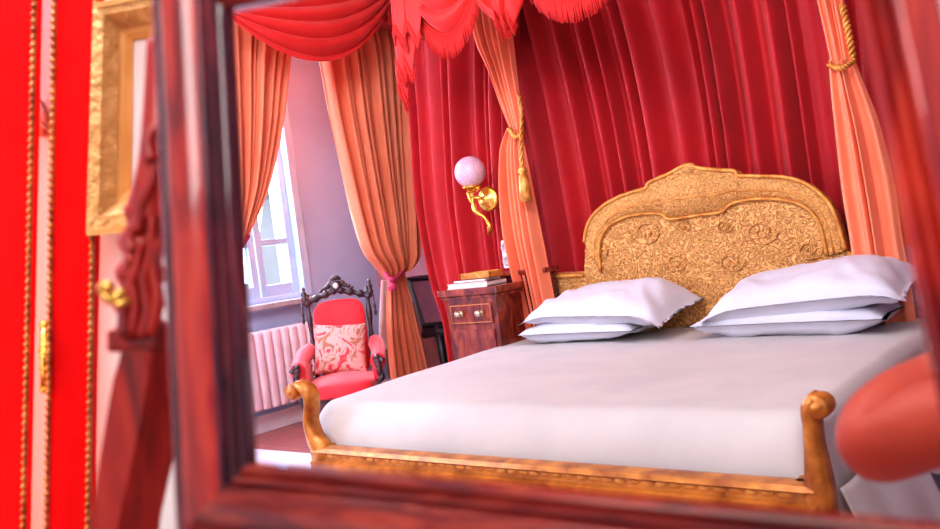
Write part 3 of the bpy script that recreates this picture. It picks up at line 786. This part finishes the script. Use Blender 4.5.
# carved seat rail with scalloped apron
pr_ = []
for i in range(25):
    t = -1+i/12; pr_.append(Vector((t*.30, -.31, .275-.05*max(0, math.cos(t*PI*1.5))*(1 if abs(t) < .34 else .3)-.01*math.cos(t*20))))
prism(bm, [Vector((.30, -.31, .35)), Vector((-.30, -.31, .35))]+pr_, Vector((0, .035, 0)))
box(bm, (-.30, -.30, .29), (-.265, .26, .35), .006); box(bm, (.265, -.30, .29), (.30, .26, .35), .006); box(bm, (-.28, .24, .29), (.28, .28, .35), .006)
cb(bm, 'seat_rail', 'chair_wood', smooth=False)
for sx in (-1, 1):
    bm = bmesh.new(); T = Matrix.Translation((sx*.27, -.28, 0))
    lathe(bm, [(.014, 0), (.02, .02), (.016, .04), (.022, .08), (.03, .16), (.022, .2), (.034, .23), (.034, .3)], T, 14); cb(bm, 'leg', 'chair_wood')
    bm = bmesh.new(); tube(bm, catmull([(sx*.25, .26, .3), (sx*.25, .27, .15), (sx*.26, .36, 0)], 8), [.026-.001*i for i in range(9)], 8); cb(bm, 'leg', 'chair_wood')
# reclined back
TB = Matrix.Translation((0, .25, .42)) @ Matrix.Rotation(R(-10), 4, 'X')
bm = bmesh.new(); soft(bm, (-.215, -.05, .02), (.215, .05, .58), .02, TB); cb(bm, 'backrest', 'chair_red')
bm = bmesh.new()
for sx in (-1, 1):
    P = catmull([(sx*.29, .0, .0), (sx*.235, 0, .06), (sx*.245, 0, .3), (sx*.25, 0, .55), (sx*.25, 0, .66)], 24)
    tube(bm, P, [.02+.005*math.sin(i*1.3) for i in range(25)], 8)
    tube(bm, catmull([(sx*.23, 0, .1), (sx*.27, -.01, .06), (sx*.29, -.02, .11), (sx*.265, -.02, .13)], 12), .014, 8)
cp = catmull([(-.27, 0, .59), (-.18, 0, .625), (-.08, 0, .65), (0, 0, .67), (.08, 0, .65), (.18, 0, .625), (.27, 0, .59)], 40)
tube(bm, cp, [.026+.007*math.sin(i*1.15) for i in range(41)], 8)
bmesh.ops.transform(bm, matrix=TB, verts=bm.verts); cb(bm, 'back_frame', 'chair_wood')
bm = bmesh.new()
ball(bm, (0, -.01, .70), .04, 12, (1.3, .5, 1)); ball(bm, (0, 0, .765), .024, 10, (1.6, .6, .8))
for s in (-1, 1):
    for k, (x, z, r) in enumerate(((.05, .72, .022), (.075, .70, .018), (.10, .69, .016), (.13, .675, .013), (.03, .755, .014))): ball(bm, (s*x, 0, z), r, 8, (1.3, .6, 1))
bmesh.ops.transform(bm, matrix=TB, verts=bm.verts); cr = cb(bm, 'crest', 'chair_wood')
bm = bmesh.new(); ball(bm, (0, -.03, .70), .023, 12, (1, .5, 1)); bmesh.ops.transform(bm, matrix=TB, verts=bm.verts); o = cb(bm, 'medallion', 'lining'); 
for s in (-1, 1):
    bm = bmesh.new()
    lathe(bm, [(.01, .58), (.022, .6), (.03, .63), (.018, .65), (.028, .665), (.012, .69), (.016, .705), (.0, .73)], Matrix.Translation((s*.275, 0, 0)), 12)
    lathe(bm, [(.004, .44), (.014, .46), (.008, .49), (.013, .51), (.006, .54), (.006, .6)], Matrix.Translation((s*.30, 0, 0)), 10)
    bmesh.ops.transform(bm, matrix=TB, verts=bm.verts); cb(bm, 'finial', 'chair_wood')
    # padded arm, rolled outwards
    bm = bmesh.new()
    P = catmull([(s*.27, .24, .66), (s*.30, .10, .635), (s*.315, -.08, .60), (s*.31, -.22, .565)], 16)
    tube(bm, P, [.06+.004*math.sin(i*.4) for i in range(17)], 12)
    soft(bm, (s*.285-.03, -.2, .42), (s*.285+.03, .22, .62), 0)
    cb(bm, 'armrest', 'chair_red')
    bm = bmesh.new()
    P = catmull([(s*.29, -.27, .33), (s*.30, -.29, .42), (s*.335, -.28, .47), (s*.32, -.27, .53), (s*.29, -.255, .58), (s*.325, -.26, .60), (s*.35, -.26, .565)], 30)
    tube(bm, P, [.02+.007*math.sin(i*.9) for i in range(31)], 8)
    ball(bm, (s*.31, -.275, .565), .028, 10, (1, .5, 1)); ball(bm, (s*.315, -.29, .50), .022, 10, (1, .6, 1.6))
    cb(bm, 'arm_support', 'chair_wood')
# cushion
bm = bmesh.new(); n = 24
TCu = TC @ Matrix.Translation((.0, .09, .66)) @ Matrix.Scale(1.18, 4) @ Matrix.Rotation(R(-18), 4, 'X') @ Matrix.Rotation(R(5), 4, 'Y')
for s in (1, -1):
    g = []
    for j in range(n+1):
        row = []
        for i in range(n+1):
            a, b = -1+2*i/n, -1+2*j/n
            pf = (max(0, 1-abs(a)**2.5)*max(0, 1-abs(b)**2.5))**.5
            row.append(bm.verts.new((a*.185*(1-.07*(1-b*b)), -s*.065*pf, b*.16*(1-.07*(1-a*a)))))
        g.append(row)
    for j in range(n):
        for i in range(n): bm.faces.new((g[j][i], g[j][i+1], g[j+1][i+1], g[j+1][i]))
bmesh.ops.remove_doubles(bm, verts=bm.verts, dist=1e-4)
bmesh.ops.transform(bm, matrix=TCu, verts=bm.verts); o = link('cushion', bm, 'cushion')
tag(o, 'embroidered cream and red cushion leaning on the armchair back', 'cushion')

# rug by the bed foot
ra, rb, rc, rd = (on(*p, 2, .006) for p in ((262,452),(300,438),(420,440),(420,640)))
bm = bmesh.new(); box(bm, (-4.85, 1.2, .0), (-3.05, 3.2, .012), .004)
tag(link('rug', bm, 'rug', smooth=False), 'white rug on the tiles at the left foot corner of the bed', 'rug')

# ================================================================== MIRROR FRAME (foreground)
TL, BL, BR, TR = Cd(226, 9, .82), Cd(249, 464, .80), Cd(966, 529, .575), Cd(832, -112, .61)
mf = thing('cheval_mirror', 'large glossy mahogany cheval mirror close up, its frame and splayed leg bordering the bedroom view', 'mirror', (BL+BR)/2)
fn = (TR-TL).cross(BL-TL).normalized()
if fn.dot(Fv) > 0: fn = -fn       # towards the eye
def frame_bar(p0, p1, inw, prof, name, m, w=(1, 1), parent=mf):
    """p0-p1 inner edge; prof = [(out, fwd)] offsets from the inner edge; mitred ends"""
    bm = bmesh.new(); d = (p1-p0).normalized()
    out = -(inw-d*inw.dot(d)).normalized()
    A, B = [], []
    N = 24
    rings = []
    for k in range(N+1):
        t = k/N; ring = []
        for (a, f_) in prof:
            e0 = p0-d*a*w[0]; e1 = p1+d*a*w[1]
            ring.append(bm.verts.new(e0.lerp(e1, t)+out*a+fn*f_))
        rings.append(ring)
    n = len(prof)
    for r0, r1 in zip(rings, rings[1:]):
        for i in range(n): bm.faces.new((r0[i], r0[(i+1) % n], r1[(i+1) % n], r1[i]))
    bm.faces.new(rings[0]); bm.faces.new(rings[-1][::-1])
    o = link(name, bm, m, parent, False)
    smooth_auto(o)
    return o
cen = (TL+BR+BL+TR)/4
def arc(a0, f0, a1, f1, h, n=5):
    return [(a0+(a1-a0)*i/n, f0+(f1-f0)*i/n+h*math.sin(PI*i/n)) for i in range(n+1)]
inner_prof = [(0, -.012)]+arc(.0, .0, .008, .004, .003, 3)+arc(.009, .0, .017, .006, .004, 4)+arc(.018, .002, .026, .012, .004, 4)+[(.026, -.012)]
veneer_prof = [(.024, -.01), (.026, .012)]+arc(.028, .014, .060, .020, .005, 4)+[(.062, -.01)]
edge_prof = [(.060, -.012), (.060, .016)]+arc(.062, .018, .082, .004, .007, 5)+[(.083, -.012)]
for nm, p0, p1, q, md in (('stile', TL, BL, (cen-(TL+BL)/2), 'mahog'), ('rail', BL, BR, (cen-(BL+BR)/2), 'mahog_h'), ('stile', BR, TR, (cen-(BR+TR)/2), 'mahog'), ('rail', TR, TL, (cen-(TR+TL)/2), 'mahog_h')):
    s = frame_bar(p0, p1, q, veneer_prof, nm, md)
    frame_bar(p0, p1, q, inner_prof, 'inner_moulding', 'mahog_dark' if p0 is TL else md, parent=s)
    frame_bar(p0, p1, q, edge_prof, 'edge_moulding', 'mahog_dark' if md == 'mahog' else 'mahog_h', parent=s)

# stand leg at the left of the frame
st = None
D = .93
bm = bmesh.new()
poly = [(119,350),(113,380),(106,420),(98,470),(90,529),(80,640),(70,900),(98,1200),(128,1200),(104,900),(107,640),(117,529),(130,470),(141,420),(147,380),(149,350)]
poly = [(119,350),(113,380),(106,420),(98,470),(90,529),(80,600),(66,700),(45,800),(10,900),(-40,990),(-20,1030),(40,1000),(72,900),(90,800),(101,700),(108,600),(117,529),(130,470),(141,420),(147,380),(149,350)]
prism(bm, [Cd(u, v, D) for u, v in poly], Fv*.06+Rv*.026)
bmesh.ops.bevel(bm, geom=[e for e in bm.edges], offset=.003, segments=2, affect='EDGES')
st = link('stand_leg', bm, 'mahog_leg', mf, False)
bm = bmesh.new()
for v, r in ((344, .03), (338, .036), (332, .03)):
    tube(bm, [Cd(117, v+1, D+.03), Cd(167, v-1, D+.03)], r*.28, 8)
box(bm, (-.028, -.03, -.012), (.028, .03, .012), .004, axes(Cd(142, 339, D+.04), Rv, Fv, Uv))
link('collar', bm, 'mahog_leg', st)
bm = bmesh.new()   # carved acanthus upper part
P = catmull([Cd(u, v, D+.03) for u, v in ((144,338),(139,312),(140,285),(143,255),(146,225),(152,195),(156,165),(158,120),(160,40))], 60)
tube(bm, P, [(.024+.004*math.sin(i*.8) if i < 34 else .024-(i-34)*.0004) for i in range(61)], 12)
for k, (pts, r) in enumerate(((((126,335),(124,312),(128,290),(137,268),(140,245)), .008), (((132,335),(136,305),(132,280),(140,250),(150,235)), .007), (((142,337),(148,310),(144,280),(150,255),(152,215)), .008), (((150,335),(158,300),(154,270),(158,240)), .008), (((133,250),(130,238),(134,226),(142,222)), .008), (((138,232),(141,205),(150,185),(154,165)), .008), (((152,160),(148,145),(151,132),(158,128)), .009), (((131,262),(128,250),(133,243)), .007))):
    tube(bm, catmull([Cd(u, v, D+.006) for u, v in pts], 16), [r*(1-.03*i) for i in range(17)], 8)
link('carved_upright', bm, 'mahog_leg', mf)
bm = bmesh.new()
tube(bm, catmull([Cd(128, 290, D+.01), Cd(118, 295, D), Cd(110, 300, D), Cd(103, 290, D), Cd(105, 284, D)], 14), .006, 8); ball(bm, Cd(106, 287, D), .009, 10, (1.3, 1, .8)); tube(bm, [Cd(130, 300, D), Cd(118, 305, D), Cd(112, 297, D)], .005, 8)
link('tilt_screw', bm, 'brass', mf)

# ================================================================== FOREGROUND LEFT: wall, picture, folding screen
DW = 1.71
bm = bmesh.new(); pw = [Cd(-260, -480, DW), Cd(190, -480, DW), Cd(178, 835, DW), Cd(-260, 790, DW)]
prism(bm, pw, Fv*.3); tag(link('wall_front', bm, 'white_wall', smooth=False), kind='structure')
DP = 1.69
pf = thing('picture_frame', 'wide gilt picture frame with pale mat on the white wall behind the mirror', 'picture frame', Cd(130, 230, DP))
def toward(p, h): return EYE+(p-EYE)*(1-h/DP)
def quad_frame(outer, inner, fwd0, fwd1, name, m, parent, raise_=.0):
    bm = bmesh.new()
    O = [Cd(u, v, DP) for u, v in outer]; I = [Cd(u, v, DP) for u, v in inner]
    f = -Fv
    for i in range(4):
        j = (i+1) % 4
        a, b, c, d = O[i], O[j], I[j], I[i]
        a1, b1 = toward(a, fwd0), toward(b, fwd0); c1, d1 = toward(c, fwd1), toward(d, fwd1)
        ma, mb = a1.lerp(d1, .5)+f*raise_, b1.lerp(c1, .5)+f*raise_
        V = [bm.verts.new(p) for p in (a, b, b1, a1, mb, ma, c1, d1, c, d)]
        for q in ((0,1,2,3), (3,2,4,5), (5,4,6,7), (7,6,8,9), (9,8,1,0)): bm.faces.new([V[k] for k in q])
    return link(name, bm, m, parent, False)
quad_frame([(93,5),(205,-18),(205,214),(86,232)], [(119,28),(190,16),(190,190),(116,203)], .10, .075, 'outer_moulding', 'gold_frame', pf, .012)
quad_frame([(119,28),(190,16),(190,190),(116,203)], [(133,40),(180,34),(180,178),(131,188)], .07, .05, 'inner_liner', 'gold_liner', pf, .004)
quad_frame([(95,3),(207,-20),(205,-14),(96,8)], [(95.5,5),(206,-17),(205.5,-16),(96,6)], .105, .105, 'rim', 'gold_liner', pf)
quad_frame([(86,232),(205,214),(205,224),(87,236)], [(87,233),(205,218),(205,220),(92,231)], .105, .105, 'rim', 'gold_liner', pf)
bm = bmesh.new(); prism(bm, [Cd(u, v, DP) for u, v in ((128,36),(184,30),(184,182),(128,192))], -Fv*.045); link('mat', bm, 'mat_board', pf, False)
# folding screen: two red panels
DS = 1.62
fs = thing('folding_screen', 'bright red fabric folding screen edged with gilt nails at the far left', 'folding screen', Cd(40, 700, DS))
def panel(quad, dd=.03):
    bm = bmesh.new(); prism(bm, [Cd(*p) for p in quad], Fv*dd); bmesh.ops.bevel(bm, geom=list(bm.edges), offset=.004, segments=2, affect='EDGES')
    return link('panel', bm, 'screen_red', fs, False)
def nails(line, parent):
    a, b = Cd(*line[0]), Cd(*line[1]); L = (b-a).length; n = int(L/.0145); bm = bmesh.new()
    for i in range(n+1): ball(bm, a.lerp(b, i/n)-Fv*.003, .006, 8, (1, 1, 1))
    tube(bm, [a, b], .004, 6)
    return link('nail_trim', bm, 'nail', parent)
vb = 800
p1_ = panel([(-190,-300,1.5),(42,-300,DS),(18,vb,DS),(-200,vb,1.5)])
nails([(41,-300,DS-.012),(18,vb,DS-.012)], p1_)
p2_ = panel([(60,-300,DS),(104,-300,DS+.02),(84,vb,DS+.02),(40,vb,DS)])
nails([(59,-300,DS-.012),(43,vb,DS-.012)], p2_); nails([(101,-300,DS+.005),(84,vb,DS+.005)], p2_)
for v in (357, -180, 720):
    bm = bmesh.new(); x = 47-v*.006
    tube(bm, [Cd(x, v-30, DS-.005), Cd(x, v+30, DS-.005)], .0075, 12)
    for dv in (-32, 32): ball(bm, Cd(x, v+dv, DS-.005), .009, 10)
    for dv in (-12, 0, 12): tube(bm, [Cd(x, v+dv-1.2, DS-.005), Cd(x, v+dv+1.2, DS-.005)], .0092, 12)
    tube(bm, [Cd(x, v-6, DS-.004), Cd(x-6, v-6, DS-.006)], .004, 6)
    link('hinge', bm, 'brass', fs)
# carved bracket on the wall seen in the gap
bk = thing('wall_bracket', 'small carved wooden bracket on the white wall, seen in the screen gap', 'bracket', Cd(48, 125, DW))
bm = bmesh.new()
prism(bm, [Cd(u, v, DW-.002) for u, v in ((40,96),(43,103),(48,110),(52,120),(55,134),(48,136),(43,138),(40,136))], -Fv*.012)
bmesh.ops.bevel(bm, geom=list(bm.edges), offset=.002, segments=2, affect='EDGES')
for k in range(3): tube(bm, [Cd(41, 106+9*k, DW-.014), Cd(46+k, 116+7*k, DW-.016), Cd(53, 130+2*k, DW-.014)], .0025, 6)
link('carved_body', bm, 'bracket', bk)

# ================================================================== PERSON (reflected photographer, only the bent arm is in view)
person = thing('person', 'person leaning in at the right edge, bare bent elbow showing beside the mirror frame', 'person', Cm(1.0, -1.05, 1.4))
def skinned(name, verts, edges, m, parent, sub=2, root=0):
    me = bpy.data.meshes.new(name); me.from_pydata([v[0] for v in verts], edges, []); o = bpy.data.objects.new(name, me); col.objects.link(o)
    sk = o.modifiers.new('skin', 'SKIN'); sk.use_smooth_shade = True
    for i, v in enumerate(verts):
        r = v[1]; me.skin_vertices[0].data[i].radius = (r, r) if not isinstance(r, tuple) else r
        me.skin_vertices[0].data[i].use_root = (i == root)
    s = o.modifiers.new('sub', 'SUBSURF'); s.levels = sub; s.render_levels = sub
    me.materials.append(M[m]); attach(o, parent); return o
def c3(x, y, d): return Cm(x, y, d)
el = Cd(880, 428, 1.05)
V = [(c3(1.15, -.42, 1.6), .14), (c3(1.10, -.2, 1.5), .13), (c3(1.02, 0, 1.36), .15), (c3(.99, .12, 1.28), .07), (c3(.97, .2, 1.2), .05), (c3(.96, .29, 1.14), .085), (c3(.955, .36, 1.12), .08),
     (c3(.84, .02, 1.27), .065), (Cd(975, 385, 1.14), .062), (Cd(925, 406, 1.08), .066), (el, .060), (Cd(866, 458, 1.04), .054), (Cd(925, 424, 1.0), .054), (Cd(1010, 400, .93), .036), (Cd(1075, 410, .88), .026),
     (c3(1.18, .04, 1.42), .07), (c3(1.33, -.16, 1.28), .045), (c3(1.1, -.12, 1.0), .033), (c3(.99, -.05, .93), .025),
     (c3(1.05, -.52, 1.55), .095), (c3(.98, -.48, 1.2), .07), (c3(.99, -.82, 1.4), .055), (c3(1.0, -1.02, 1.5), .035), (c3(.99, -1.05, 1.36), .03),
     (c3(1.26, -.52, 1.6), .095), (c3(1.28, -.5, 1.25), .07), (c3(1.27, -.83, 1.45), .055), (c3(1.26, -1.03, 1.55), .035), (c3(1.26, -1.06, 1.4), .03)]
Ed = [(0,1),(1,2),(2,3),(3,4),(4,5),(5,6),(2,7),(7,8),(8,9),(9,10),(10,11),(11,12),(12,13),(13,14),(2,15),(15,16),(16,17),(17,18),(0,19),(19,20),(20,21),(21,22),(22,23),(0,24),(24,25),(25,26),(26,27),(27,28)]
body = skinned('body', V, Ed, 'skin', person)
# hands: palm and five fingers each, closed around a camera held out of view
def hand(wr, dirv, side, nrm):
    dirv = Vector(dirv).normalized(); side = Vector(side).normalized(); nrm = Vector(nrm).normalized()
    VV = [(wr, .024), (wr+dirv*.045, (.036, .016))]; EE = [(0, 1)]
    for k, (o_, L) in enumerate(((-.03, .07), (-.010, .08), (.010, .075), (.028, .058))):
        b = len(VV)
        VV += [(wr+dirv*.085+side*o_, .0095), (wr+dirv*(.085+L*.45)+side*o_+nrm*.012, .0085), (wr+dirv*(.085+L*.6)+side*o_+nrm*.04, .0075), (wr+dirv*(.085+L*.35)+side*o_+nrm*.06, .0065)]
        EE += [(1, b), (b, b+1), (b+1, b+2), (b+2, b+3)]
    b = len(VV); VV += [(wr+dirv*.03-side*.04, .011), (wr+dirv*.06-side*.06+nrm*.02, .009), (wr+dirv*.08-side*.055+nrm*.045, .008)]; EE += [(0, b), (b, b+1), (b+1, b+2)]
    return skinned('hand', VV, EE, 'skin', person)
hand(Cd(1075, 410, .88), (Rv*.6+Uv*.6-Fv*.5), Uv*.6-Rv*.6, Rv*.5+Fv*.3)
hand(c3(.99, -.05, .93), (-Rv*.5+Uv*.6-Fv*.5), Uv*.6+Rv*.6, -Rv*.5+Fv*.3)
VS = [(c3(1.15, -.42, 1.6), .16), (c3(1.10, -.2, 1.5), .15), (c3(1.02, 0, 1.36), .17), (c3(.99, .1, 1.28), .085), (c3(.86, .02, 1.28), .08), (c3(1.16, .04, 1.42), .085), (c3(1.25, -.06, 1.35), .07)]
skinned('shirt', VS, [(0,1),(1,2),(2,3),(2,4),(2,5),(5,6)], 'shirt', person)
VT = [(c3(1.15, -.46, 1.58), .165), (c3(1.05, -.52, 1.55), .115), (c3(.98, -.48, 1.2), .085), (c3(.99, -.82, 1.4), .07), (c3(1.0, -.96, 1.47), .06), (c3(1.26, -.52, 1.6), .115), (c3(1.28, -.5, 1.25), .085), (c3(1.27, -.83, 1.45), .07), (c3(1.26, -.97, 1.52), .06)]
skinned('trousers', VT, [(0,1),(1,2),(2,3),(3,4),(0,5),(5,6),(6,7),(7,8)], 'trousers', person)
bm = bmesh.new(); ball(bm, c3(.96, .385, 1.185), .098, 20, (1, 1, 1)); link('hair', bm, 'hair', person)
bm = bmesh.new(); tube(bm, [c3(.955, .345, 1.04), c3(.955, .325, 1.03), c3(.955, .305, 1.026), c3(.955, .298, 1.045)], [.008, .011, .015, .009], 10); link('nose', bm, 'skin', person)
for q in (-1, 1):
    bm = bmesh.new(); ball(bm, c3(.955+q*.03, .345, 1.052), .011, 12); link('eye', bm, 'shirt', person)
    bm = bmesh.new(); ball(bm, c3(.955+q*.086, .325, 1.13), .026, 12, (.6, .6, 1)); link('ear', bm, 'skin', person)
bm = bmesh.new(); tube(bm, [c3(.93, .27, 1.062), c3(.955, .266, 1.05), c3(.98, .27, 1.062)], .006, 8); link('mouth', bm, 'pink_tie', person)

# ================================================================== LIGHT
sc_ = bpy.context.scene
w = bpy.data.worlds.new('World'); sc_.world = w; w.use_nodes = True
nt = w.node_tree; bg = nt.nodes['Background']
tc = nt.nodes.new('ShaderNodeTexCoord'); sp_ = nt.nodes.new('ShaderNodeSeparateXYZ'); rp_ = nt.nodes.new('ShaderNodeValToRGB')
nt.links.new(tc.outputs['Generated'], sp_.inputs[0]); nt.links.new(sp_.outputs[2], rp_.inputs[0]); nt.links.new(rp_.outputs[0], bg.inputs[0])
rp_.color_ramp.elements[0].position = .0; rp_.color_ramp.elements[0].color = (.80, .74, .78, 1)
rp_.color_ramp.elements[1].position = .5; rp_.color_ramp.elements[1].color = (.72, .84, 1, 1)
bg.inputs[1].default_value = .95
def area(name, loc, target, size, power, color, sy=None):
    l = bpy.data.lights.new(name, 'AREA'); l.energy = power; l.color = color; l.size = size
    if sy: l.shape = 'RECTANGLE'; l.size_y = sy
    o = bpy.data.objects.new(name, l); col.objects.link(o); o.location = loc
    o.rotation_euler = (Vector(target)-Vector(loc)).to_track_quat('-Z', 'Y').to_euler(); return o
area('window_light', (WX-.35, 3.75, 1.9), (-2.8, 3.3, .5), .8, 150, (.74, .82, 1), 2.0)
area('room_fill', (.2, .2, 3.3), (-2.3, 3.6, .6), 2.2, 36, (1, .92, .84))
area('side_fill', (-4.6, .6, 2.0), (-2.0, 3.2, .8), 1.2, 62, (.74, .80, 1), 1.8)  # added cool fill from the left, no window stands here
area('bed_fill', (-2.0, 1.9, 3.3), (-1.9, 4.2, .9), 1.4, 30, (1, .93, .88))
sun = bpy.data.lights.new('sun', 'SUN'); sun.energy = 6; sun.angle = .01; sun.color = (1, .93, .9)
area('window_wall_fill', (-1.9, .3, 2.9), (-4.9, 3.9, 1.2), 1.4, 120, (.76, .84, 1))  # added cool fill, brightens the window wall, peach curtains and chair
area('foreground_fill', (.9, -1.4, 2.3), Cd(80, 300, 1.6), 1.2, 32, (1, .95, .92))  # added fill to brighten screen, picture frame and mirror stand
area('foot_warm_fill', (-2.2, .5, 1.0), (-1.9, 2.4, .45), 1.0, 20, (1, .72, .45))  # added low fill that warms the front of the bedspread, no lamp there
so = bpy.data.objects.new('sun', sun); col.objects.link(so)
so.rotation_euler = (Vector((-3.9, 3.3, .6))-Vector((-6.2, 3.95, 2.6))).to_track_quat('-Z', 'Y').to_euler()

# ================================================================== CAMERA
cam = bpy.data.cameras.new('camera'); cam.sensor_width = 36; cam.lens = FPX/940*36
co = bpy.data.objects.new('camera', cam); col.objects.link(co)
co.matrix_world = axes(EYE, Rv, Uv, -Fv)
cam.clip_start = .02
cam.dof.use_dof = True; cam.dof.focus_distance = 4.1; cam.dof.aperture_fstop = 3.2
sc_.camera = co
sc_.view_settings.view_transform = 'Standard'; sc_.view_settings.exposure = 0.14; sc_.view_settings.gamma = .86
